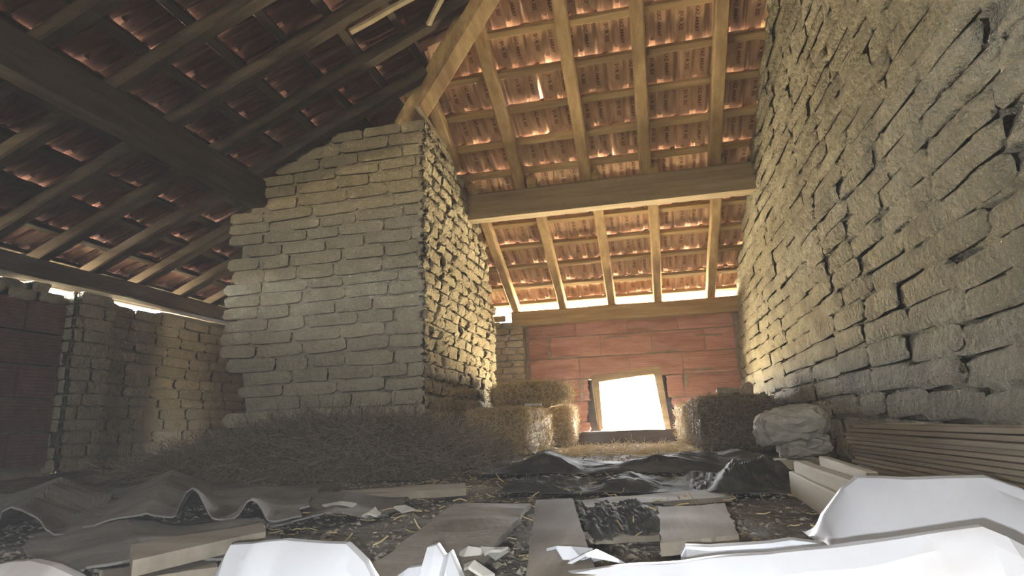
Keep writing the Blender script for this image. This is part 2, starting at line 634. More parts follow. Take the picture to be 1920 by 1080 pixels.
# squeezed out mortar lumps
for i, (px_, py_, l_, h_) in enumerate([(1031, 640, .03, .05), (1031, 662, .035, .07), (1090, 722, .05, .10), (1092, 742, .045, .07), (1285, 712, .04, .13),
                                        (1160, 632, .25, .012), (1240, 660, .3, .012), (1060, 671, .35, .014), (1310, 693, .3, .014), (1330, 628, .25, .012),
                                        (1270, 745, .12, .014), (1060, 752, .16, .02)]):
    p = onY(px_, py_, WY)
    me = random.Random(i).choice(brick_variants('mortar_lump', 'block_mortar', 1, 0.3, 60 + i))
    place_brick('mortar_lump', me, wf, Vector((p.x, WY - 0.004, p.z)), Vector((0, -1, 0)), l_, 0.018, h_, random.Random(i), 0.03)

# adobe pier left of the red wall, and the wall going on behind the partition
wp = empty('wall_far_pier', (-1.45, 6.0, 0))
tag(wp, 'narrow brick pier between the partition and the red block wall', 'wall', kind='structure')
V_old = brick_variants('pier_brick', 'old_brick', 8, 0.12, 3)
panel('mortar_core', lambda u, v: (-1.72 + 0.50 * u, 5.99, -.1 + 1.35 * v), 6, 14, 'mud', wp, 0.012, 8, 0.3, (0, -1, 0))
brick_wall(wp, (-1.70, 5.985, 0), (-1.21, 5.985, 0), (0, -1, 0), 0.0, lambda s: 1.36 if s < .3 else 1.2, 0.066, (0.14, 0.24), 0.03, V_old, 11)
wb = panel('wall_far_corner', lambda u, v: (-4.1 + 2.45 * u, 6.05, -.1 + 1.45 * v), 30, 20, 'mud', None, 0.02, 5, 0.2, (0, -1, 0))
tag(wb, 'dark mud wall in the corner behind the partition', 'wall', kind='structure')

# window: crooked timber frame set in the hole
wn = empty('window_1', (-0.2, WY, 0.1))
tag(wn, 'crooked unglazed timber window frame filled with white daylight', 'window', kind='structure')


def fpt(x, y, Y=WY - 0.02):
    return onY(x, y, Y)


def quad_board(name, pts, th, mat, parent):
    """board from four photo-plane corners (front face) and a thickness away from the viewer"""
    mb = MB()
    f = [Vector(p) for p in pts]
    b = [p + Vector((0, th, 0)) for p in f]
    v = f + b
    mb.add(v, [(0, 1, 2, 3), (7, 6, 5, 4), (0, 4, 5, 1), (1, 5, 6, 2), (2, 6, 7, 3), (3, 7, 4, 0)])
    return mb.build(name, mat, parent)


quad_board('frame_head', [fpt(1106, 705), fpt(1238, 686), fpt(1240, 699), fpt(1110, 718)], 0.15, 'wood_x', wn)
quad_board('frame_jamb', [fpt(1112, 717), fpt(1123, 716), fpt(1131, 806), fpt(1124, 806)], 0.17, 'wood_x', wn)
quad_board('frame_jamb', [fpt(1226, 700), fpt(1240, 699), fpt(1258, 804), fpt(1247, 804)], 0.17, 'wood_x', wn)
quad_board('reveal_shade_panel', [fpt(1094, 712, WY + .12), fpt(1116, 712, WY + .12), fpt(1128, 812, WY + .12), fpt(1096, 812, WY + .12)], 0.03, 'dark_x', wn)  # added dark filler panels standing for the shaded depth of the hole
quad_board('reveal_shade_panel', [fpt(1232, 696, WY + .12), fpt(1262, 696, WY + .12), fpt(1284, 812, WY + .12), fpt(1248, 812, WY + .12)], 0.03, 'dark_x', wn)
quad_board('reveal_shade_panel', [fpt(1092, 690, WY + .12), fpt(1270, 668, WY + .12), fpt(1272, 692, WY + .12), fpt(1094, 712, WY + .12)], 0.03, 'dark_x', wn)
quad_board('splinter', [fpt(1109, 718, WY - .03), fpt(1112, 718, WY - .03), fpt(1122, 804, WY - .03), fpt(1119, 790, WY - .03)], 0.02, 'lath', wn)

# ================================================================== PARTITION (adobe, two faces)
PX, PY, PYE = -1.37, 3.57, 5.40          # corner and far end of its right-hand face
V_adobe = brick_variants('adobe_brick', 'adobe', 12, 0.16, 1)
V_rough = brick_variants('rough_brick', 'adobe_rough', 14, 0.34, 2, edge=0.14)
V_mud = brick_variants('mud_brick', 'mud_plaster', 12, 0.20, 4)

# silhouette of the front face in (x, z), read off the photograph at y = PY
sil = [onY(x, y, PY) for x, y in [(424, 560), (437, 480), (447, 410), (478, 350), (540, 322), (570, 282), (620, 246), (700, 226), (785, 220)]]
sil = [(p.x, p.z) for p in sil]


def top_front_x(x):
    if x <= sil[0][0]:
        return 0.0
    for (x0, z0), (x1, z1) in zip(sil[:-1], sil[1:]):
        if x0 <= x <= x1:
            return z0 + (z1 - z0) * (x - x0) / max(1e-6, x1 - x0)
    return sil[-1][1]


def top_front(x):
    return min(top_front_x(x), zroof(x, PY) + 0.07)


bl = onY(447, 800, PY).x


def left_edge(z):
    e = [(0.0, bl), (onY(447, 800, PY).z, bl), (onY(432, 640, PY).z, onY(432, 640, PY).x), (sil[0][1], sil[0][0]), (sil[1][1], sil[1][0]),
         (sil[2][1], sil[2][0]), (sil[3][1], sil[3][0])]
    for (z0, x0), (z1, x1) in zip(e[:-1], e[1:]):
        if z0 <= z <= z1 and z1 > z0:
            return x0 + (x1 - x0) * (z - z0) / (z1 - z0)
    return e[-1][1]


wpf = empty('wall_partition_front', (-2.1, PY, 0))
tag(wpf, 'tall adobe partition wall face with stepped crumbling top', 'wall', kind='structure')
xl = min(p[0] for p in sil) - 0.02


def Pfront(u, v):
    # columns follow the outline: left edge leans with height
    z1 = 2.30
    z = v * z1
    x0 = left_edge(z) + 0.05
    x = x0 + (PX - 0.03 - x0) * u
    z = min(z, top_front(x) - 0.05)
    return (x, PY + 0.026, z)


panel('mortar_core', Pfront, 70, 90, 'mud', wpf, 0.010, 12, 0.22, (0, -1, 0))


def keep_front(s, z):
    x = xl + s
    return x > left_edge(z) + 0.03


n1 = brick_wall(wpf, (xl, PY + 0.03, 0), (PX, PY + 0.03, 0), (0, -1, 0), 0.0, lambda s: top_front(xl + s), 0.088, (0.24, 0.40), 0.036, V_adobe, 21,
                joint=0.010, wave=0.02, tilt=0.02, keep=keep_front)

wps = empty('wall_partition_side', (PX, 4.5, 0))
tag(wps, 'window-lit side of the adobe partition with rough jutting bricks', 'wall', kind='structure')
ssil = [onY(x, y, yy) for x, y, yy in [(787, 224, PY), (815, 250, 3.80), (845, 285, 4.15), (878, 322, 4.40), (893, 400, 4.86), (918, 500, 5.2), (929, 600, PYE)]]


def top_side(y):
    t = [(p.y, p.z) for p in ssil]
    if y <= t[0][0]:
        return t[0][1]
    for (y0, z0), (y1, z1) in zip(t[:-1], t[1:]):
        if y0 <= y <= y1:
            return min(z0 + (z1 - z0) * (y - y0) / (y1 - y0), zroof(PX, y) + 0.09)
    return t[-1][1]


def Pside(u, v):
    y = PY + 0.02 + (PYE - 0.03 - PY) * u
    return (PX - 0.022, y, v * (top_side(y) - 0.05))


panel('mortar_core', Pside, 70, 90, 'mud', wps, 0.012, 12, 0.3, (1, 0, 0))
n2 = brick_wall(wps, (PX - 0.03, PY - 0.01, 0), (PX - 0.03, PYE, 0), (1, 0, 0), 0.0, lambda s: top_side(PY + s), 0.088, (0.12, 0.22), 0.042, V_rough, 31,
                joint=0.014, wave=0.02, tilt=0.05)
n3 = brick_wall(wps, (PX - 0.30, PYE, 0), (PX, PYE, 0), (0, 1, 0), 0.0, lambda s: top_side(PYE), 0.088, (0.15, 0.2), 0.03, V_rough, 32)

# ================================================================== RIGHT WALL
wr = empty('wall_right', (XR, 3.5, 0))
tag(wr, 'long mud-smeared adobe wall running along the right side', 'wall', kind='structure')
# the wall's core (out to the gable behind), with relief
def Pright(u, v):
    y = 0.6 + 5.7 * u
    z = -0.6 + v * (0.6 + min(zfar(y) + 0.16, zleft(1.0) + 0.12))
    ph = (z - 0.05 * noise.noise(Vector(((y - 1.25) * 0.9, z * .6, 41)))) / 0.094
    m_ = min(1.0, max(0.15, 0.62 + noise.noise(Vector((y * 2.2, z * 5, 3))) * 1.6))
    fr_ = ph - math.floor(ph)
    g = 0.030 * max(0.0, math.cos(2 * math.pi * ph)) ** 4 * m_ + 0.014 * (fr_ - 0.5)
    # vertical brick joints, staggered course by course, mostly smeared over
    js = (y + 0.15 * (math.floor(ph) % 2) + 0.07 * noise.noise(Vector((math.floor(ph) * 3.3, y * .4, 9)))) / 0.30
    g += 0.014 * max(0.0, math.cos(2 * math.pi * js)) ** 30 * max(0.0, noise.noise(Vector((y * 3, math.floor(ph) * 2.1, 5))) + .15)
    return (xright(y, z) + 0.006 + g * 0.9, y, z)


panel('mud_core', Pright, 300, 340, 'mud_plaster', wr, 0.016, 9, 0.3, (-1, 0, 0))


def vis_right(s, z):
    """only courses the frame takes in (with a margin)"""
    y = 1.25 + s
    if y < 1.42:
        return False
    d = Vector((XR, y, z)) - CAM
    c = Vector((d.dot(CR), d.dot(CU), d.dot(CF)))
    if c.z < 0.2:
        return False
    return 540 - FPX * c.y / c.z > -30 and 960 + FPX * c.x / c.z < 2010


def sh_right(s, z):
    y = 1.25 + s
    near = max(0.0, min(1.0, (4.4 - y) / 1.9))
    return -(xright(y, z) - XR) - 0.010 - 0.014 * near


n4 = brick_wall(wr, (XR, 1.25, 0), (XR, 6.12, 0), (-1, 0, 0), 0.0, lambda s: zfar(1.25 + s) + 0.10, 0.094, (0.30, 0.44), 0.034, V_mud, 41, joint=0.010,
                wave=0.05, tilt=0.012, shift=sh_right, keep=vis_right, hvar=0.0, lap=1.05)
# putlog hole stub in the wall
_p = onY(1497, 325, 3.0)
_p = Vector((xright(_p.y, _p.z) - 0.012, _p.y, _p.z))
o = timber('putlog_stub', _p, _p + Vector((0.2, 0, 0)), 0.065, 0.06, (0, 0, 1), 'dark_x', wr)

o = panel('wall_right_gable', lambda u, v: (0.93, -2.3 + 2.95 * u, -0.6 + 4.35 * v), 8, 8, 'mud', None, 0.02, 4, 0.25, (-1, 0, 0))
tag(o, 'plain mud wall going on to the right behind the viewer', 'wall', kind='structure')

# ================================================================== LEFT WALL
wl = empty('wall_left', (EX, 4.0, 0))
tag(wl, 'dim far left wall of adobe with red blocks and a pilaster', 'wall', kind='structure')


def top_left(y):
    return 1.272 + 0.10 * min(0.0, noise.noise(Vector((y * 3.4, 1.5, 0))) + .12)


def Pleft(u, v):
    y = -2.3 + 8.5 * u
    return (EX - 0.02, y, -0.6 + v * (top_left(y) + 0.58))


panel('mud_core', Pleft, 120, 16, 'mud', wl, 0.012, 7, 0.3, (1, 0, 0))
V_dim = brick_variants('left_brick', 'adobe', 10, 0.2, 6)
n5 = brick_wall(wl, (EX - 0.02, 3.72, 0), (EX - 0.02, 5.65, 0), (1, 0, 0), 0.0, lambda s: top_left(3.72 + s), 0.085, (0.24, 0.34), 0.032, V_dim, 51,
                joint=0.014, tilt=0.02, wave=0.015)
# pilaster
panel('pilaster_core', lambda u, v: (EX + 0.09, 3.36 + 0.28 * u, 1.20 * v), 5, 14, 'mud', wl, 0.012, 8, 0.14, (1, 0, 0))
n6 = brick_wall(wl, (EX + 0.095, 3.35, 0), (EX + 0.095, 3.65, 0), (1, 0, 0), 0.0, lambda s: 1.24, 0.088, (0.26, 0.34), 0.03, V_dim, 52)
n7 = brick_wall(wl, (EX - 0.02, 3.345, 0), (EX + 0.1, 3.345, 0), (0, -1, 0), 0.0, lambda s: 1.22, 0.088, (0.13, 0.2), 0.02, V_dim, 53)
# hollow block stretch nearer the viewer
rr = random.Random(9)
for r in range(5):
    z0 = 0.06 + 0.215 * r
    y = 3.32 if r % 2 else 3.32 - 0.0
    first = 0.5 if r % 2 else 0.27
    yy = 3.32
    while yy > 1.7:
        L = first if yy == 3.32 else 0.5
        me = block_mesh(L - 0.014, 0.20, 200 + r, None, 'block_dark')
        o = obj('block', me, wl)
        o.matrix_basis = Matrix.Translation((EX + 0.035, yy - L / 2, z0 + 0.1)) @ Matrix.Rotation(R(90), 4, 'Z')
        yy -= L
for i, (yy, zz, l_) in enumerate([(3.2, 1.16, .16), (3.0, 1.15, .18), (2.8, 1.165, .17), (2.62, 1.15, .16), (3.12, 1.22, .12)]):
    place_brick('brick', V_dim[i], wl, Vector((EX, yy, zz)), Vector((1, 0, 0)), l_, 0.07, 0.07, random.Random(i))

# ================================================================== BACK GABLE (behind the viewer) with an added fill-light opening
mb = MB()
zt = 4.0
for (x0, x1, z0, z1) in [(-4.3, HX - HW / 2, -.6, zt), (HX + HW / 2, 1.25, -.6, zt), (HX - HW / 2, HX + HW / 2, -.6, HZ - HH / 2), (HX - HW / 2, HX + HW / 2, HZ + HH / 2, zt)]:
    mb.box(((x0 + x1) / 2, HY - 0.1, (z0 + z1) / 2), ((x1 - x0) / 2, 0, 0), (0, 0.1, 0), (0, 0, (z1 - z0) / 2))
o = mb.build('wall_back', 'mud')
tag(o, 'plain mud gable wall behind the viewer with an opening added for fill light', 'wall', kind='structure')

# ================================================================== ROOF
rf = empty('roof_far', (0, 4.5, 2))
tag(rf, 'far roof slope of red lettered tiles on pale rafters and battens', 'roof', kind='structure')
rl = empty('roof_left', (-2.5, 3, 2))
tag(rl, 'left roof slope of tiles and rafters in colours darkened for shade', 'roof', kind='structure')

# ---- rafters of the far slope: staggered pairs lapping over the purlin
rr = random.Random(77)


def far_pt(x, y, n):
    return Vector((x, y, zfar(y))) + FAR['N'] * n


def left_pt(x, y, n):
    return Vector((x, y, zleft(x))) + LEFT['N'] * n


for i, x in enumerate([-1.30, -0.80, -0.30, 0.16, 0.665]):
    timber('rafter', far_pt(x, 6.06, RAF_D / 2), far_pt(x, 4.50, RAF_D / 2), 0.085, RAF_D, FAR['N'], 'wood_y', rf, 100 + i, wob=0.006)
for i, x in enumerate([-1.38, -0.90, -0.355, 0.113, 0.63]):
    yt = max(EY - (TL / TF) * (x - EX) + 0.04, 1.5)
    timber('rafter', far_pt(x, 4.78 if i else 4.3, RAF_D / 2), far_pt(x, yt, RAF_D / 2), 0.09, RAF_D, FAR['N'], 'wood_y', rf, 110 + i, wob=0.006)
for i, x in enumerate([-1.85, -2.4, -2.95, -3.5]):
    timber('rafter', far_pt(x, 6.06, RAF_D / 2), far_pt(x, hip_y(x) + 0.06, RAF_D / 2), 0.085, RAF_D, FAR['N'], 'wood_y', rf, 120 + i, seg=4)

# ---- rafters of the left slope
for i, y in enumerate([1.10, 1.52, 1.93, 2.33, 2.74, 3.12, 3.51, 3.93, 4.40, 4.78, 5.2, 5.6]):
    xt = min(hip_x(y) - 0.05, 0.85)
    timber('rafter', left_pt(-4.04, y, RAF_D / 2), left_pt(xt, y + rr.uniform(-.01, .01), RAF_D / 2), 0.085, RAF_D, LEFT['N'], 'dark_x', rl, 130 + i, wob=0.006)

# ---- purlins, plates and hip
timber('purlin', (-1.75, 4.61, 1.887 + 0.115 - 0.0), (0.95, 4.60, 1.887 + 0.115), 0.155, 0.225, (0, 0, 1), 'purlin', rf, 151, wob=0.005)
timber('wall_plate', (-1.33, 6.06, 1.282), (0.93, 6.06, 1.282), 0.19, 0.145, (0, 0, 1), 'wood_x', rf, 152, wob=0.012)
timber('purlin', (-2.66, 0.9, zleft(-2.62) - 0.09), (-2.66, PY + 0.10, zleft(-2.62) - 0.09), 0.15, 0.20, (0, 0, 1), 'dark_y', rl, 153, wob=0.008)
timber('wall_plate', (-3.93, 0.8, 1.325), (-3.93, 6.0, 1.325), 0.16, 0.13, (0, 0, 1), 'dark_y', rl, 154, wob=0.012)
timber('eave_light_stop', (-4.24, 0.7, 1.405), (-4.24, 6.2, 1.405), 0.03, 0.19, (0, 0, 1), 'dark_y', rl, 160, wob=0.02)  # added board outside the left eave to block daylight
hd = Vector((1, -TL / TF, TL))
h0 = Vector((EX, EY, EZ))
timber('hip_rafter', h0 + hd * 2.42 + Vector((0, 0, -0.035)), h0 + hd * 4.9 + Vector((0, 0, -0.035)), 0.12, 0.20, (0, 0, 1), 'wood_y', rf, 155, wob=0.006)
timber('hip_rafter', h0 + hd * 0.1 + Vector((0, 0, 0.02)), h0 + hd * 2.42 + Vector((0, 0, 0.02)), 0.10, 0.12, (0, 0, 1), 'wood_y', rf, 156, wob=0.006)
# thin strut slanting from the hip foot down the partition corner, and two pale laths
timber('lath', onY(781, 198, 3.52), onY(834, 275, 3.95), 0.03, 0.03, (0, 0, 1), 'lath', rf, 157, seg=3)
def lray(x, y, off):
    d = ray(x, y)
    k = (EZ - TL * EX + off - CAMH) / (d.z - TL * d.x)
    return CAM + d * k


timber('lath', lray(657, 60, -0.012), lray(775, -6, -0.012), 0.035, 0.02, LEFT['N'], 'lath', rl, 158, seg=3)
timber('lath', lray(803, 46, -0.10), lray(830, -8, -0.10), 0.03, 0.02, LEFT['N'], 'lath', rl, 159, seg=3)

# ---- battens
FB = [6.06 - 0.2675 * k for k in range(18)]
for k, y in enumerate(FB):
    x0 = max(hip_x(y) + 0.03, -4.0)
    if x0 > 0.9:
        break
    timber('batten', far_pt(x0, y, RAF_D + BAT_T / 2), far_pt(1.02, y + rr.uniform(-.008, .008), RAF_D + BAT_T / 2), 0.05, BAT_T, FAR['N'], 'wood_x', rf, 200 + k, wob=0.005, seg=10)
LBX = [-4.03 + PITCHV * math.cos(al) * k for k in range(19)]
for k, x in enumerate(LBX):
    y1 = min(hip_y(x) - 0.03, 6.0)
    if y1 < 1.0:
        break
    timber('batten', left_pt(x, 0.75, RAF_D + BAT_T / 2), left_pt(x + rr.uniform(-.008, .008), y1, RAF_D + BAT_T / 2), 0.05, BAT_T, LEFT['N'], 'dark_y', rl, 240 + k, wob=0.005, seg=10)


# ---- tiles
def text_mesh(body):
    cu = bpy.data.curves.new('lettering', 'FONT')
    cu.body = body
    cu.size = 1.0
    cu.resolution_u = 1
    cu.offset = 0.022
    to = bpy.data.objects.new('lettering', cu)
    COL.objects.link(to)
    dg = bpy.context.evaluated_depsgraph_get()
    dg.update()
    me = to.evaluated_get(dg).to_mesh()
    V = [v.co.copy() for v in me.vertices]
    F = [tuple(p.vertices) for p in me.polygons]
    to.evaluated_get(dg).to_mesh_clear()
    bpy.data.objects.remove(to)
    bpy.data.curves.remove(cu)
    return V, F


T1 = text_mesh('DUR XIS')
T2 = text_mesh('CAZ ARRAY')
TW, TLN = 0.236, 0.362


def tile_mesh(name, seed, base='tile'):
    rr = random.Random(seed)
    xs = [0.0, 0.008, 0.024, 0.032, 0.042, 0.098, 0.106, 0.114, 0.124, 0.134, 0.142, 0.198, 0.206, 0.214, 0.226, 0.246, 0.254]
    hh = [0.002, 0.010, 0.010, 0.002, 0.0, 0.0, 0.004, 0.013, 0.016, 0.013, 0.004, 0.0, 0.0, 0.006, 0.020, 0.022, 0.016]
    vsx = [0.0, 0.05, 0.16, 0.30, TLN]
    vs, fs, mi = [], [], []
    nX, nV = len(xs), len(vsx)
    for side in (0, 1):
        for j, v in enumerate(vsx):
            for i, x in enumerate(xs):
                h = hh[i]
                if 6 <= i <= 10 and j >= 3:
                    h *= 1.55
                if j == 0:
                    h = min(h, 0.004) if i < 14 else h * 0.85
                h += 0.0012 * rr.uniform(-1, 1) + (0.0025 * rr.uniform(-1, 1) if j == nV - 1 else 0)
                vv = v + (0.004 * rr.uniform(-1, 1) if j == nV - 1 else 0)
                vs.append((x, vv, h + 0.011 * side + 0.022 * v / PITCHV))
    o2 = nX * nV
    for j in range(nV - 1):
        for i in range(nX - 1):
            a = j * nX + i
            fs.append((a, a + nX, a + nX + 1, a + 1))
            mi.append(0)
            fs.append((o2 + a, o2 + a + 1, o2 + a + nX + 1, o2 + a + nX))
            mi.append(2)
    for i in range(nX - 1):
        fs.append((i, i + 1, o2 + i + 1, o2 + i))
        a = (nV - 1) * nX + i
        fs.append((a + 1, a, o2 + a, o2 + a + 1))
    for j in range(nV - 1):
        a = j * nX
        fs.append((a + nX, a, o2 + a, o2 + a + nX))
        a = j * nX + nX - 1
        fs.append((a, a + nX, o2 + a + nX, o2 + a))
    mi += [0] * (len(fs) - len(mi))

    def und(v):
        return 0.022 * v / PITCHV
    # hanging nib near the tail, under the middle roll (reads as a small dark triangle), and two head nibs
    k = len(vs)
    v0, v1, xm = 0.232, 0.262, 0.124
    vs += [(xm, v0, und(v0) + .012), (xm - .014, v1, und(v1) + .010), (xm + .014, v1, und(v1) + .010), (xm, v0, und(v0) + .012), (xm - .013, v1, und(v1) - .012), (xm + .013, v1, und(v1) - .012)]
    fs += [(k, k + 4, k + 5), (k + 1, k + 2, k + 5, k + 4), (k, k + 1, k + 4), (k, k + 5, k + 2)]
    mi += [0] * 4
    for xm in (0.06, 0.18):
        k = len(vs)
        vs += [(xm + a, b, c) for a in (-.014, .014) for b, c in ((0.0, 0.001), (0.014, 0.001), (0.012, -0.014), (0.0, -0.014))]
        fs += [(k, k + 1, k + 2, k + 3), (k + 7, k + 6, k + 5, k + 4), (k, k + 3, k + 7, k + 4), (k + 1, k + 5, k + 6, k + 2), (k + 2, k + 6, k + 7, k + 3)]
        mi += [0] * 5
    # moulded lettering on the two pans, running down the slope
    for (V, F), x0, size, vst in ((T1, 0.056, 0.036, 0.085), (T2, 0.156, 0.034, 0.062)):
        k = len(vs)
        for p in V:
            v = vst + p.x * size
            vs.append((x0 + p.y * size, v, und(v) - 0.0022))
        fs += [tuple(k + i for i in q) for q in F]
        mi += [1] * len(F)
    me = mesh(name, vs, fs, [base, 'print', 'tile_top'], False, mi)
    return me


TV = [tile_mesh('roof_tile_%d' % i, 300 + i) for i in range(5)]
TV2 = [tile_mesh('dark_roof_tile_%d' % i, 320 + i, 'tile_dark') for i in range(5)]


def put_tile(me, parent, fr, head, rr, big=1.0):
    U, D, N = fr['U'], fr['D'], fr['N']
    m = Matrix((U, D, N)).transposed().to_4x4()
    lift = abs(rr.gauss(0, 0.010)) * big + (rr.uniform(0.008, 0.026) if rr.random() < 0.12 else 0)
    rot = Matrix.Rotation(lift, 4, 'X') @ Matrix.Rotation(rr.gauss(0, 0.009), 4, 'Z') @ Matrix.Rotation(rr.gauss(0, 0.007), 4, 'Y')
    mm = Matrix.Translation(head) @ m @ rot
    o = obj('tile', me, parent)
    o.matrix_basis = mm
    return o


nt_far = nt_left = 0
rr = random.Random(4321)
for k, y in enumerate(FB):
    xs0 = hip_x(y)
    off = rr.uniform(-0.03, 0.03)
    x = 1.06 + off
    while x > max(xs0 - 0.18, -4.1):
        h = far_pt(x - TW + rr.uniform(-.003, .003), y + rr.uniform(-.006, .006) - 0.018, RAF_D + BAT_T + 0.002)
        put_tile(rr.choice(TV), rf, FAR, h, rr)
        nt_far += 1
        x -= TW + 0.001
    if xs0 > 0.95:
        break
for k, x in enumerate(LBX):
    ye = hip_y(x)
    if ye < 0.9:
        break
    y = 0.62 + rr.uniform(-.03, .03)
    while y < min(ye + 0.02, 6.1):
        h = left_pt(x + rr.uniform(-.006, .006) + 0.018, y + rr.uniform(-.003, .003), RAF_D + BAT_T + 0.002)
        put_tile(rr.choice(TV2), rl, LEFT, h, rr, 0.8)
        nt_left += 1
        y += TW + 0.001

# hip capping over the joint of the two slopes
mb = MB()
for s in (0, 1):
    a = h0 + hd * -0.3 + UP * 0.235
    b = h0 + hd * 5.2 + UP * 0.235
    d = (Vector((0.3, 0.0, 0.0)) + Vector((0, 0.14, 0))) if s else Vector((-0.16, -0.28, 0))
    ea, eb = a + d, b + d
    for p in (ea, eb):
        p.z = zroof(p.x, p.y) + 0.195
    mb.hexa([a, a + UP * .02, ea, ea + UP * .02, b, b + UP * .02, eb, eb + UP * .02])
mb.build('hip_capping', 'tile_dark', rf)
# boarded roof over the part behind the viewer
mb = MB()
for (x0, x1, y0, y1) in [(-4.4, 1.3, -2.5, 0.72)]:
    vs = []
    for x in (x0, x1):
        for y in (y0, y1):
            for dz in (0.10, 0.16):
                vs.append(Vector((x, y, zleft(x) + dz)))
    mb.hexa(vs)
o = mb.build('roof_boarding', 'dark_x')
tag(o, 'dark boarding of the roof above and behind the viewer', 'roof', kind='structure')
print('bricks', n1, n2, n3, n4, n5, n6, n7, 'tiles', nt_far, nt_left)


# ================================================================== STRAW
def strands(n, fn, seed, r=0.0016):
    """n bent straws as one mesh; fn(rr) gives (start, direction, length)"""
    rr = random.Random(seed)
    vs, fs = [], []
    for _ in range(n):
        p, d, L = fn(rr)
        p, d = Vector(p), Vector(d).normalized()
        s = d.cross(Vector((rr.uniform(-1, 1), rr.uniform(-1, 1), rr.uniform(-1, 1)))).normalized()
        t = d.cross(s)
        bend = s * rr.uniform(-.25, .25) * L + t * rr.uniform(-.2, .2) * L
        k = len(vs)
        rad = r * rr.uniform(.6, 1.4)
        for q, f in ((0, 0), (.5, .5), (1, 1)):
            c = p + d * L * f + bend * (f * (1 - f) * 2)
            for a in (0, 2.094, 4.189):
                vs.append(c + s * math.cos(a) * rad + t * math.sin(a) * rad)
        for i in (0, 3):
            for a in range(3):
                b = (a + 1) % 3
                fs.append((k + i + a, k + i + b, k + i + 3 + b, k + i + 3 + a))
    return vs, fs


def rbox(hx, hy, hz, seed, amp=0.02, freq=7, nseg=9, power=5, groove=0.0):
    """rounded, lumpy box grid (closed), centred at the middle of its base"""
    vs, fs, idx = [], [], {}
    def vert(a, b, c):
        key = (round(a, 4), round(b, 4), round(c, 4))
        if key in idx:
            return idx[key]
        l = (abs(a) ** power + abs(b) ** power + abs(c) ** power) ** (1 / power)
        p = Vector((a / l * hx, b / l * hy, c / l * hz))
        q = noise.fractal(p * freq + Vector((seed * 3.7, 0, 0)), 1, 2, 3)
        nrm = Vector((a, b, c)).normalized()
        p = p + nrm * q * amp
        if groove:
            p = p - nrm * groove * max(0, math.sin(p.y * 46 + 2 * noise.noise(p * 5))) ** 3
        idx[key] = len(vs)
        vs.append(p + Vector((0, 0, hz)))
        return idx[key]
    g = [-1 + 2 * i / nseg for i in range(nseg + 1)]
    for ax in range(3):
        for sg in (-1, 1):
            for i in range(nseg):
                for j in range(nseg):
                    q = []
                    for (u, v) in ((g[i], g[j]), (g[i + 1], g[j]), (g[i + 1], g[j + 1]), (g[i], g[j + 1])):
                        c = [0, 0, 0]
                        c[ax] = sg
                        c[(ax + 1) % 3] = u
                        c[(ax + 2) % 3] = v
                        q.append(vert(*c))
                    fs.append(tuple(q) if sg > 0 else tuple(q[::-1]))
    return vs, fs


def bale(label, loc, rz, hx, hy, hz, n, seed, mat_core='bale', mat_straw='straw', amp=0.022, power=6, tilt=0.0, loose=0.05, group='straw bales by the window'):
    root = empty('straw_bale', loc)
    tag(root, label, 'straw bale', group)
    m = Matrix.Translation(loc) @ Matrix.Rotation(rz, 4, 'Z') @ Matrix.Rotation(tilt, 4, 'Y')
    v, f = rbox(hx, hy, hz, seed, amp, power=power, groove=0.012)
    obj('core', mesh('core', v, f, mat_core, True), root, m)
    def fn(rr):
        a = rr.choice((0, 0, 1, 1, 2))
        c = [rr.uniform(-1, 1) for _ in range(3)]
        c[a] = rr.choice((-1, 1))
        if a == 2:
            c[2] = 1
        l = sum(abs(q) ** power for q in c) ** (1 / power)
        p = Vector((c[0] / l * hx, c[1] / l * hy, c[2] / l * hz + hz))
        nrm = Vector((0, 0, 0))
        nrm[a] = c[a]
        d = Vector((rr.gauss(0, 1), rr.gauss(0, 1), rr.gauss(0, .8)))
        d = d - nrm * d.dot(nrm) * (1 - loose * 4) + nrm * abs(rr.gauss(0, loose * 3))
        d.normalize()
        p = p + nrm * rr.uniform(-0.004, 0.012)
        L = rr.uniform(.03, .11)
        p = p - d * L * .4
        p.z = max(p.z, .006)
        if p.z + d.z * L < .004:
            d.z = abs(d.z)
        return p, d, L
    v, f = strands(n, fn, seed + 900)
    o = obj('straw', mesh('straw', v, f, mat_straw), root, m)
    o['kind'] = 'stuff'
    return root


bale('square straw bale nearest the partition with a dark front face', (-1.03, 4.48, 0), R(-6), 0.235, 0.40, 0.165, 2600, 1, mat_core='bale', mat_straw='straw')
bale('loose rounded straw bale lying on top of the square one', (-0.93, 4.86, 0.34), R(-14), 0.30, 0.30, 0.10, 2400, 2, power=3, amp=0.03, loose=0.09)
bale('small brightly lit straw bale beside the window', (-0.83, 5.50, 0), R(4), 0.17, 0.28, 0.185, 2200, 3, power=4, loose=0.08)
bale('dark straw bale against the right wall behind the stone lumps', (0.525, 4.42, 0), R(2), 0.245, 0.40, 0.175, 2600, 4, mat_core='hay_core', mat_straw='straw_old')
bale('narrow lit straw bale between the dark bale and the window', (0.42, 5.25, 0), R(3), 0.20, 0.32, 0.165, 1600, 5, loose=0.08)

# straw heap in front of the partition
root = empty('straw_heap', (-1.7, 3.05, 0))
tag(root, 'long low heap of old hay coloured dark as unlit in front of the adobe partition', 'straw heap')


def heap_h(x, y):
    u = (x + 1.80) / 1.02
    v = (y - 3.07) / 0.45
    e = max(0.0, 1 - abs(u) ** 3.2) ** .6 * max(0.0, 1 - abs(v) ** 2.6) ** .7
    left = min(1.0, 0.42 + 0.58 * max(0.0, min(1.0, (x + 2.75) / 0.9)))
    return e * left * (0.255 + 0.05 * noise.noise(Vector((x * 3, y * 3, 1))) + 0.02 * noise.noise(Vector((x * 11, y * 11, 2))))


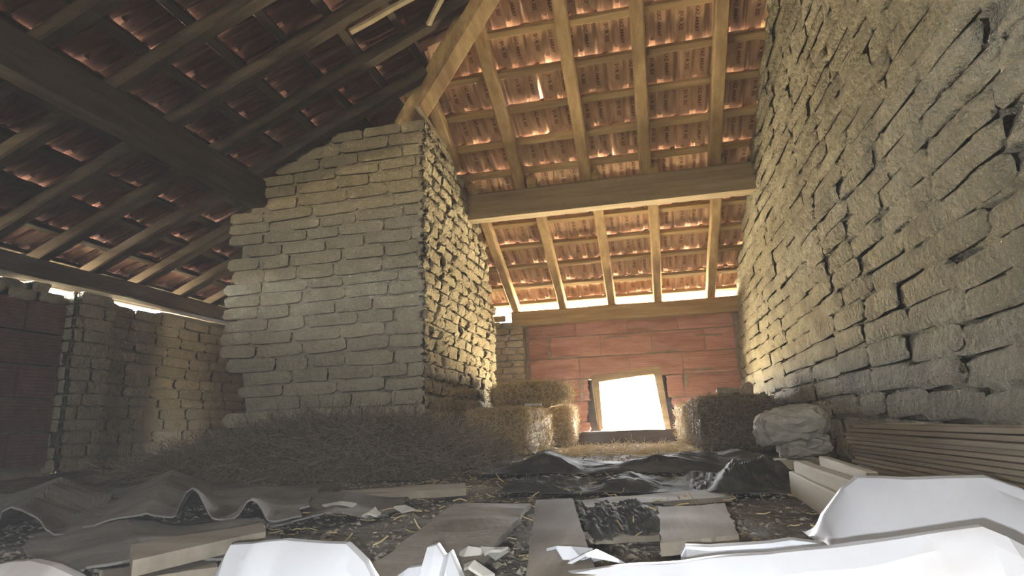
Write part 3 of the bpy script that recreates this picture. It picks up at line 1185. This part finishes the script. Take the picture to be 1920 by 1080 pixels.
vs, fs = [], []
nu, nv = 60, 34
for j in range(nv + 1):
    for i in range(nu + 1):
        x, y = -2.85 + 2.1 * i / nu, 2.60 + 1.04 * j / nv
        vs.append((x, min(y, 3.545), heap_h(x, y) - 0.008))
for j in range(nv):
    for i in range(nu):
        a = j * (nu + 1) + i
        fs.append((a, a + 1, a + nu + 2, a + nu + 1))
obj('core', mesh('heap_core', vs, fs, 'hay_core', True), root)


def heap_fn(rr):
    x, y = rr.uniform(-2.8, -0.78), rr.uniform(2.60, 3.45)
    z = heap_h(x, y)
    while z < 0.01:
        x, y = rr.uniform(-2.8, -0.78), rr.uniform(2.62, 3.45)
        z = heap_h(x, y)
    d = Vector((rr.gauss(0, 1), rr.gauss(-.2, .8), rr.gauss(0, .45)))
    return Vector((x, y, z + rr.uniform(-.01, .012))), d, rr.uniform(.05, .16)


v, f = strands(14000, heap_fn, 61, 0.0013)
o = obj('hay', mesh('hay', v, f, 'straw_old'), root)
o['kind'] = 'stuff'


# straw strewn on the floor
def strew(rr):
    if rr.random() < .86:
        x, y = rr.uniform(-.75, .45), 4.0 + 1.9 * rr.random() ** .8
    else:
        y = rr.uniform(1.0, 4.2)
        x = rr.uniform(-.9, .6)
    d = Vector((rr.gauss(0, 1), rr.gauss(0, 1), abs(rr.gauss(0, .18))))
    return Vector((x, y, max(0.004, floor_h(x, y) + .006 + abs(rr.gauss(0, .008)))), ), d, rr.uniform(.02, .10) * (1 if y > 3.8 else .45)


v, f = strands(6500, strew, 62, 0.0015)
o = obj('loose_straw', mesh('loose_straw', v, f, 'straw'))
tag(o, 'loose yellow straw strewn over the floor before the window', 'straw', kind='stuff')


# ================================================================== THINGS ON THE FLOOR
def slab(name, label, cat, pts, z, th, mat, group=None, nu=10, nv=14, warp=0.004, seed=0, rag=0.0, tilt=None):
    """board or sheet over four floor points read in the photograph (far-left, far-right, near-right, near-left)"""
    c = [onZ(x, y, z + th) for x, y in pts]
    vs, fs = [], []
    for side in (1, 0):
        for j in range(nv + 1):
            for i in range(nu + 1):
                u, v = i / nu, j / nv
                p = c[0].lerp(c[1], u).lerp(c[3].lerp(c[2], u), v)
                if rag and (i in (0, nu) or j in (0, nv)):
                    q = noise.noise_vector(Vector((u * 9 + seed, v * 9, 3))) * rag
                    p = p + Vector((q.x, q.y, 0))
                w_ = warp * noise.noise(Vector((p.x * 6, p.y * 6, seed)))
                if tilt:
                    w_ += tilt(u, v)
                vs.append(Vector((p.x, p.y, z + th * side + w_)))
    o2 = (nu + 1) * (nv + 1)
    for j in range(nv):
        for i in range(nu):
            a = j * (nu + 1) + i
            fs.append((a, a + nu + 1, a + nu + 2, a + 1))
            b = o2 + a
            fs.append((b, b + 1, b + nu + 2, b + nu + 1))
    per = [i for i in range(nu + 1)] + [j * (nu + 1) + nu for j in range(1, nv + 1)] + [nv * (nu + 1) + i for i in range(nu - 1, -1, -1)] + [j * (nu + 1) for j in range(nv - 1, 0, -1)]
    m = len(per)
    for q in range(m):
        fs.append((per[q], per[(q + 1) % m], o2 + per[(q + 1) % m], o2 + per[q]))
    o = obj(name, mesh(name, vs, fs, mat))
    return tag(o, label, cat, group)


def ridge(u, c, w, h):
    return h * max(0.0, 1 - abs(u - c) / w)


slab('floor_plank', 'pale dusty plank pointing straight at the viewer in the middle of the floor', 'plank', [(1005, 937), (1073, 934), (1118, 1075), (985, 1085)], 0.012, 0.028, 'board', warp=0.003, rag=0.004)
slab('floor_plank', 'short square-ended board on the floor left of the three timbers', 'board', [(1233, 950), (1358, 943), (1385, 1003), (1240, 1020)], 0.004, 0.020, 'board', seed=2, rag=0.006)
slab('cardboard_sheet', 'large flat brown cardboard sheet beside the middle plank', 'cardboard', [(850, 945), (995, 940), (868, 1100), (640, 1100)], 0.010, 0.012, 'card', warp=0.012, seed=3, rag=0.008)
slab('lath_board', 'long narrow lath lying in front of the hay heap', 'board', [(640, 919), (873, 906), (874, 915), (640, 930)], 0.008, 0.022, 'board_x', seed=4)
slab('floor_plank', 'weathered plank crossing the grey sheets left of the white sack', 'plank', [(245, 1022), (494, 978), (497, 998), (250, 1050)], 0.03, 0.022, 'board_x', seed=5, rag=0.004)
slab('floor_plank', 'thin dark board half buried near the left floor edge', 'board', [(190, 1068), (400, 1040), (410, 1062), (200, 1095)], 0.006, 0.016, 'board_x', seed=6, rag=0.006)
slab('floor_plank', 'low board lying under the plastic film in mid floor', 'board', [(1090, 938), (1352, 914), (1372, 930), (1100, 951)], 0.0, 0.014, 'board_x', seed=7, rag=0.006)
slab('floor_plank', 'narrow board lying between the middle plank and the square-ended board', 'board', [(1085, 998), (1238, 990), (1240, 1004), (1090, 1012)], 0.0, 0.010, 'board_x', seed=8, rag=0.006)

# grey felt sheets on the left
slab('felt_sheet', 'grey crumpled felt sheet with two raised arches at left', 'sheet', [(215, 930), (600, 922), (560, 985), (150, 1005)], 0.004, 0.004, 'felt', nu=46, nv=22, warp=0.02, seed=11, rag=0.02,
     tilt=lambda u, v: 0.02 + 0.075 * math.exp(-((u - .50) / .055) ** 2) * v ** 2 + 0.05 * math.exp(-((u - .76) / .06) ** 2) * v ** 3 + ridge(u, .28, .22, .07) * (1 - .6 * v))
slab('felt_sheet', 'grey felt sheet with one long ridge at the far left', 'sheet', [(-90, 945), (215, 938), (165, 1006), (-90, 1030)], 0.004, 0.004, 'felt', nu=40, nv=20, warp=0.02, seed=12, rag=0.02,
     tilt=lambda u, v: 0.012 + ridge(u + .35 * v, .75, .3, .055) + ridge(v, .25, .2, .03))
slab('felt_sheet', 'flat torn grey sheet lying under the left plank', 'sheet', [(60, 1005), (480, 985), (560, 1050), (40, 1100)], 0.004, 0.004, 'felt', nu=34, nv=20, warp=0.018, seed=13, rag=0.03,
     tilt=lambda u, v: 0.01 + ridge(u, .4, .3, .02))
slab('felt_sheet', 'grey torn sheet between the felt arches and the cardboard', 'sheet', [(500, 938), (770, 930), (720, 975), (480, 992)], 0.004, 0.004, 'felt', nu=30, nv=16, warp=0.016, seed=14, rag=0.025,
     tilt=lambda u, v: 0.008 + ridge(u, .55, .3, .015))
slab('felt_sheet', 'row of thin grey slates along the foot of the hay heap', 'sheet', [(380, 912), (640, 908), (620, 922), (360, 930)], 0.004, 0.006, 'felt', nu=30, nv=8, warp=0.01, seed=15, rag=0.015)


def film(label, pts, seed, hmax, nu=46, nv=22, n_r=5, mat='film'):
    rr = random.Random(seed)
    rs = [(rr.uniform(-.1, 1.1), rr.uniform(.1, .28), rr.uniform(.4, 1), rr.uniform(-.5, .5)) for _ in range(n_r)]
    def tilt(u, v):
        e = min(1, 6 * u, 6 * (1 - u)) * min(1, 4 * v + .1, 4 * (1 - v) + .1)
        h = max(ridge(u + k * (v - .5), c, w_, hh) for c, w_, hh, k in rs)
        return max(0, e) * (hmax * h + 0.015 * abs(noise.noise(Vector((u * 13, v * 9, seed)))))
    return slab('plastic_film', label, 'plastic film', pts, 0.006, 0.003, mat, None, nu, nv, 0.006, seed, 0.02, tilt)


film('dark wrinkled plastic film stretched across the floor before the straw', [(925, 870), (1490, 858), (1500, 884), (900, 890)], 3, 0.075, nu=60)
film('dark plastic film with pale creases in front of the stone lumps', [(1280, 885), (1490, 880), (1480, 925), (1270, 930)], 5, 0.075)
film('flat dark plastic film right behind the middle plank', [(960, 902), (1300, 890), (1290, 922), (930, 926)], 8, 0.045)
film('dark creased plastic film in the hollow right of the middle plank', [(1080, 940), (1240, 935), (1245, 1000), (1105, 1015)], 9, 0.018)

# sill beam under the window
p0, p1 = onY(1040, 822, 5.62), onY(1305, 818, 5.55)
o = timber('sill_beam', (p0.x, 5.64, 0.066), (p1.x, 5.60, 0.066), 0.16, 0.128, UP, 'dark_x', None, 71, wob=0.006)
tag(o, 'dark timber beam lying on the floor under the bright window', 'beam')
o = timber('white_stick', onY(985, 760, 4.12) + Vector((0, 0, .005)), onY(1015, 760, 4.10) + Vector((0, 0, .005)), 0.02, 0.016, UP, 'shard', None, 72, seg=2, wob=0.001)
tag(o, 'short white stick on the edge of the square bale', 'stick')


# ---- stone lumps on a timber block
def lump(name, label, cat, box, Y, depth, seed, mat='stone', amp=0.05, power=3.2, rz=0.0, z_at=None, freq=5):
    a, b = onY(box[0], box[3], Y), onY(box[2], box[1], Y)
    hx, hz = (b.x - a.x) / 2, (b.z - a.z) / 2
    v, f = rbox(hx, depth, hz, seed, amp * hx, freq / hx * .3, 7, power)
    rq = random.Random(seed)
    v = [p + Vector((rq.uniform(-1, 1) * hx * .07, rq.uniform(-1, 1) * .012, rq.uniform(-1, 1) * hz * .10 + .25 * hz * p.x / hx)) for p in v]
    loc = Vector(((a.x + b.x) / 2, Y, a.z if z_at is None else z_at))
    zmin = min(p.z for p in v)
    v = [p - Vector((0, 0, zmin)) for p in v]
    o = obj(name, mesh(name, v, f, mat), None, Matrix.Translation(loc) @ Matrix.Rotation(rz, 4, 'Z'))
    return tag(o, label, cat)


YS = 2.62
zb = onY(1490, 860, YS).z
mb = MB()
mb.box((onY(1490, 872, YS).x, YS, zb / 2), (0.095, 0.012, 0), (-0.007, 0.06, 0), (0, 0, zb / 2))
o = mb.build('timber_block', 'lath')
tag(o, 'small square timber block under the two stone lumps', 'block')
lump('stone_lump', 'smaller grey stone lump resting on the timber block', 'stone', (1462, 818, 1552, 860), YS, 0.08, 21, rz=0.1, power=4, z_at=zb)
lump('stone_lump', 'large grey stone lump balanced on top of the smaller one', 'stone', (1420, 764, 1546, 838), YS, 0.11, 22, rz=-0.1, power=3, amp=0.12)
lump('stone_lump', 'round brown stone on the dark bale against the wall', 'stone', (1389, 716, 1410, 744), 4.30, 0.04, 23, mat='old_brick', z_at=0.335)
# crumpled paper on the dark bale
vs, fs = rbox(0.085, 0.06, 0.035, 33, 0.03, 14, 8, 2.2)
o = obj('paper_scrap', mesh('paper_scrap', vs, fs, 'card'), None, Matrix.Translation((onY(1368, 730, 4.4).x, 4.38, 0.34)))
tag(o, 'crumpled brown paper scrap on top of the dark bale', 'paper')

# ---- plank stack along the right wall
zt = onY(1605, 795, 2.38).z
NPL = 12
rr = random.Random(15)
for i in range(NPL):
    th = (zt - 0.02) / NPL
    z = 0.02 + th * (i + .5)
    x0 = 0.755 + rr.uniform(-.012, .012)
    ye = 2.38 + rr.uniform(-.03, .035)
    o = timber('plank', (x0, ye, z), (x0 + 0.02 + rr.uniform(-.01, .01), 0.62, z), 0.17 + rr.uniform(-.015, .015), th * 0.82, UP, 'plank', None, 400 + i, wob=0.0012)
    nm = ['bottom', 'second', 'third', 'fourth', 'fifth', 'sixth', 'seventh', 'eighth', 'ninth', 'tenth', 'eleventh', 'top'][i]
    tag(o, ('%s plank from the floor in the stack along the right wall' % nm) if 0 < i < NPL - 1 else '%smost plank of the stack along the right wall' % nm, 'plank', 'planks stacked along the right wall')
for i, yy in enumerate((2.2, 0.95)):
    o = timber('stack_bearer', (0.67, yy, 0.008), (0.85, yy, 0.008), 0.05, 0.02, UP, 'dark_x', None, 430 + i, seg=2, wob=0.001)
    tag(o, ['flat bearer under the far end of the plank stack', 'flat bearer under the near end of the plank stack'][i], 'timber')

# ---- three short timbers
for i, (a, b, h, w_, lab) in enumerate([((1491, 906, .040), (1590, 962, .040), .062, .024, 'front timber of the three short ones beside the white sack'),
                                        ((1503, 882, .075), (1620, 930, .075), .05, .035, 'middle timber of the three short ones beside the white sack'),
                                        ((1546, 876, .062), (1640, 914, .062), .065, .024, 'rear timber of the three short ones beside the plank stack')]):
    o = timber('short_timber', onZ(*a), onZ(*b), w_, h, UP, 'lath', None, 440 + i, seg=4, wob=0.002)
    tag(o, lab, 'timber', 'three short timbers')


# ---- white plastic sacks in the foreground
def sack(label, ridge_px, depth_front, back=0.05, seed=0, amp=0.008, mat='white', sub=6, shoulder=0.45, front_z=0.0, name='plastic_sack'):
    """folded sheet: a ridge line (x, y, Y in the photograph), falling to the floor behind and in front"""
    pts = [onY(x, y, Y) for x, y, Y in ridge_px]
    colp = []
    for a, b in zip(pts[:-1], pts[1:]):
        for k in range(sub):
            colp.append(a.lerp(b, k / sub))
    colp.append(pts[-1])
    if front_z < 0:
        prof = [(-back, None), (-back * .45, .55), (-.006, .97), (0, 1.0), (.010, .985), (.028, -.018), (.045, -.055), (.055, -.11), (.06, -.18), (.06, -.32)]
    else:
     prof = [(-back, None), (-back * .45, .55), (-.008, .96), (0, 1.0), (.015, .97), (depth_front * .25, .86), (depth_front * .5, .68), (depth_front * .75, .42), (depth_front, None)]
    vs, fs = [], []
    n = len(prof)
    rr = random.Random(seed)
    for i, p in enumerate(colp):
        for j, (dy, hz) in enumerate(prof):
            hgt = max(0.004, p.z)
            z = 0.004 if hz is None else (hgt + hz if hz < 0 else 0.004 + (hgt - .004) * hz)
            q = Vector((p.x, p.y - dy, z))
            cr = abs(noise.noise(Vector((q.x * 9 + seed, q.y * 9, seed)))) - .25
            cr2 = abs(noise.noise(Vector((q.x * 4 - seed, q.y * 5, seed + 3)))) - .25
            if hz is not None:
                q.z = max(0.004 if front_z >= 0 else -1, q.z + amp * (cr * 1.2 + cr2 * 2.2) * (0.35 if j in (2, 3, 4) else 1))
                q.y += amp * (cr * .8 if front_z >= 0 else cr * 2.2 + cr2 * 3.0) * (0.3 if j in (2, 3, 4) else 1)
            vs.append(q)
    m = len(colp)
    for i in range(m - 1):
        for j in range(n - 1):
            a = i * n + j
            fs.append((a, a + 1, a + n + 1, a + n))
    fs.append(tuple(range(n - 1, -1, -1)))
    fs.append(tuple((m - 1) * n + j for j in range(n)))
    fs.append(tuple([i * n for i in range(m)] + [i * n + n - 1 for i in range(m - 1, -1, -1)]))
    me = mesh(name, vs, fs, mat, True)
    o = obj(name, me)
    tag(o, label, 'plastic sack', 'white plastic sacks in the foreground')
    try:
        me.set_sharp_from_angle(angle=R(24))
    except Exception:
        pass
    return o


sack('big white plastic sack below the plank stack at right', [(1527, 1003, 1.20), (1540, 962, 1.20), (1575, 915, 1.20), (1603, 893, 1.20), (1690, 895, 1.19), (1760, 890, 1.18), (1842, 888, 1.17), (1905, 908, 1.15), (1990, 985, 1.13)], 0.11, 0.10, 1, 0.012)
sack('long white plastic sack with a straight fold along the bottom edge', [(960, 1100, .80), (1000, 1076, .80), (1180, 1056, .80), (1330, 1042, .80), (1540, 1020, .80), (1700, 999, .79), (1832, 981, .78), (1880, 1002, .76), (1990, 1060, .75)], 0.30, 0.03, 2, 0.008, mat='white_stain', front_z=-1)
sack('small white plastic fold behind the long sack', [(1276, 1036, .97), (1284, 1018, .97), (1330, 1020, .97), (1440, 1012, .96), (1480, 1006, .96), (1545, 1014, .95)], 0.06, 0.03, 3, 0.004)
sack('white plastic sack with a central crease left of the cardboard', [(395, 1100, .80), (438, 1022, .80), (490, 1014, .80), (545, 1007, .81), (655, 1015, .80), (690, 1050, .79), (715, 1100, .78)], 0.24, 0.05, 4, 0.008, front_z=-1)
sack('narrow folded white plastic strip in front of the cardboard', [(735, 1085, .83), (770, 1060, .83), (803, 1056, .83), (806, 1022, .83), (822, 1018, .83), (836, 1040, .83), (848, 1030, .82), (872, 1085, .81)], 0.10, 0.03, 5, 0.006, sub=4, front_z=-1)
sack('white plastic sack rounded over at the lower left corner', [(-90, 1075, .76), (-20, 1062, .76), (30, 1049, .76), (70, 1045, .76), (110, 1055, .75), (150, 1075, .75), (185, 1105, .74)], 0.22, 0.06, 6, 0.006, mat='white_stain', front_z=-1)

# torn white scraps and pale crumbs
rr = random.Random(88)
for i, (x, y, s_, lab) in enumerate([(1072, 1045, .045, 'torn white plastic scrap lying on the near end of the middle plank'), (1120, 1050, .05, 'thin torn white scrap right of the middle plank'),
                                     (878, 1042, .025, 'pale pointed shard between the cardboard and the middle plank'), (700, 965, .04, 'pale shard at the upper corner of the cardboard'),
                                     (760, 958, .03, 'small pale shard beside the lath before the heap'), (640, 950, .05, 'flat pale flake among the torn grey sheets'),
                                     (930, 1045, .03, 'grey crumb of plaster left of the middle plank foot'), (890, 1070, .03, 'low crumb of plaster at the bottom edge of the cardboard')]):
    c = onZ(x, y, 0.04 if i < 2 else .025)
    vs = []
    m = 7
    for k in range(m):
        a = 2 * math.pi * k / m
        r_ = s_ * rr.uniform(.4, 1.0)
        vs.append(Vector((c.x + r_ * math.cos(a), c.y + r_ * .8 * math.sin(a), c.z + rr.uniform(-.008, .016))))
    vs.append(Vector((c.x, c.y, c.z + .014)))
    b0 = len(vs)
    vs += [v_ - Vector((0, 0, .004)) for v_ in vs]
    fs = []
    for k in range(m):
        k2 = (k + 1) % m
        fs += [(k, k2, m), (b0 + k2, b0 + k, b0 + m), (k, b0 + k, b0 + k2, k2)]
    o = obj('plastic_scrap' if i < 2 else 'plaster_shard', mesh('shard', vs, fs, 'white' if i < 2 else 'shard'))
    tag(o, lab, 'scrap' if i < 2 else 'shard')

# chaff, chips and crumbs too small to count
rr = random.Random(99)
vs, fs = [], []
for _ in range(9000):
    y = 0.9 + 3.2 * rr.random() ** 1.5
    x = rr.uniform(-1.9, .62) * min(1, .35 + y * .4)
    c = Vector((x, y, floor_h(x, y) + .004 + .004 * rr.random()))
    r_ = rr.uniform(.002, .009) * (2.0 if rr.random() < .04 else 1)
    k = len(vs)
    a0 = rr.uniform(0, 6.28)
    for q in range(3):
        a = a0 + q * 2.09 + rr.uniform(-.5, .5)
        vs.append(c + Vector((math.cos(a) * r_ * rr.uniform(.5, 1.6), math.sin(a) * r_ * rr.uniform(.5, 1.6), rr.uniform(-.3, .4) * r_)))
    vs.append(c + Vector((rr.uniform(-.3, .3) * r_, rr.uniform(-.3, .3) * r_, r_ * rr.uniform(.3, .9))))
    fs += [(k, k + 1, k + 3), (k + 1, k + 2, k + 3), (k + 2, k, k + 3)]
o = obj('floor_litter', mesh('floor_litter', vs, fs, 'litter'))
tag(o, 'fine grey chips and chaff scattered over the loft floor', 'litter', kind='stuff')

# ---- cobwebs
def web(label, pts, r):
    vs, fs = [], []
    P = [Vector(p) for p in pts]
    for i, p in enumerate(P):
        for a in (0, 2.094, 4.189):
            vs.append(p + Vector((math.cos(a) * r, 0, math.sin(a) * r)))
    for i in range(len(P) - 1):
        for a in range(3):
            b = (a + 1) % 3
            fs.append((3 * i + a, 3 * i + b, 3 * i + 3 + b, 3 * i + 3 + a))
    o = obj('cobweb', mesh('cobweb', vs, fs, 'web'))
    tag(o, label, 'cobweb')


web('dusty cobweb thread hanging from the dark left purlin', [onY(x, y, 2.6) for x, y in [(203, 222), (200, 235), (204, 248), (212, 258), (219, 263), (222, 258)]], 0.0035)
web('thin cobweb thread stretched from the hip rafter to the pale rafter', [onY(x, y, 3.3) for x, y in [(902, 28), (920, 16), (934, 4), (945, -8)]], 0.003)
web('curved cobweb thread below the pale hip rafter foot', [onY(x, y, 3.65) for x, y in [(818, 215), (820, 205), (828, 198), (838, 193), (846, 184)]], 0.003)

# ================================================================== dust haze filling the loft
hm = bpy.data.materials.new('dust_haze')
hm.use_nodes = True
ht = hm.node_tree
ht.nodes.clear()
hv = ht.nodes.new('ShaderNodeVolumeScatter')
hv.inputs['Density'].default_value = 0.005
hv.inputs['Anisotropy'].default_value = 0.3
ho = ht.nodes.new('ShaderNodeOutputMaterial')
ht.links.new(hv.outputs[0], ho.inputs['Volume'])
MAT['haze'] = hm
mb = MB()
mb.box((-1.6, 2.1, 1.85), (3.1, 0, 0), (0, 4.6, 0), (0, 0, 2.6))
o = mb.build('dust_haze', 'haze')
tag(o, 'thin dusty haze hanging in the air of the loft', 'haze', kind='stuff')
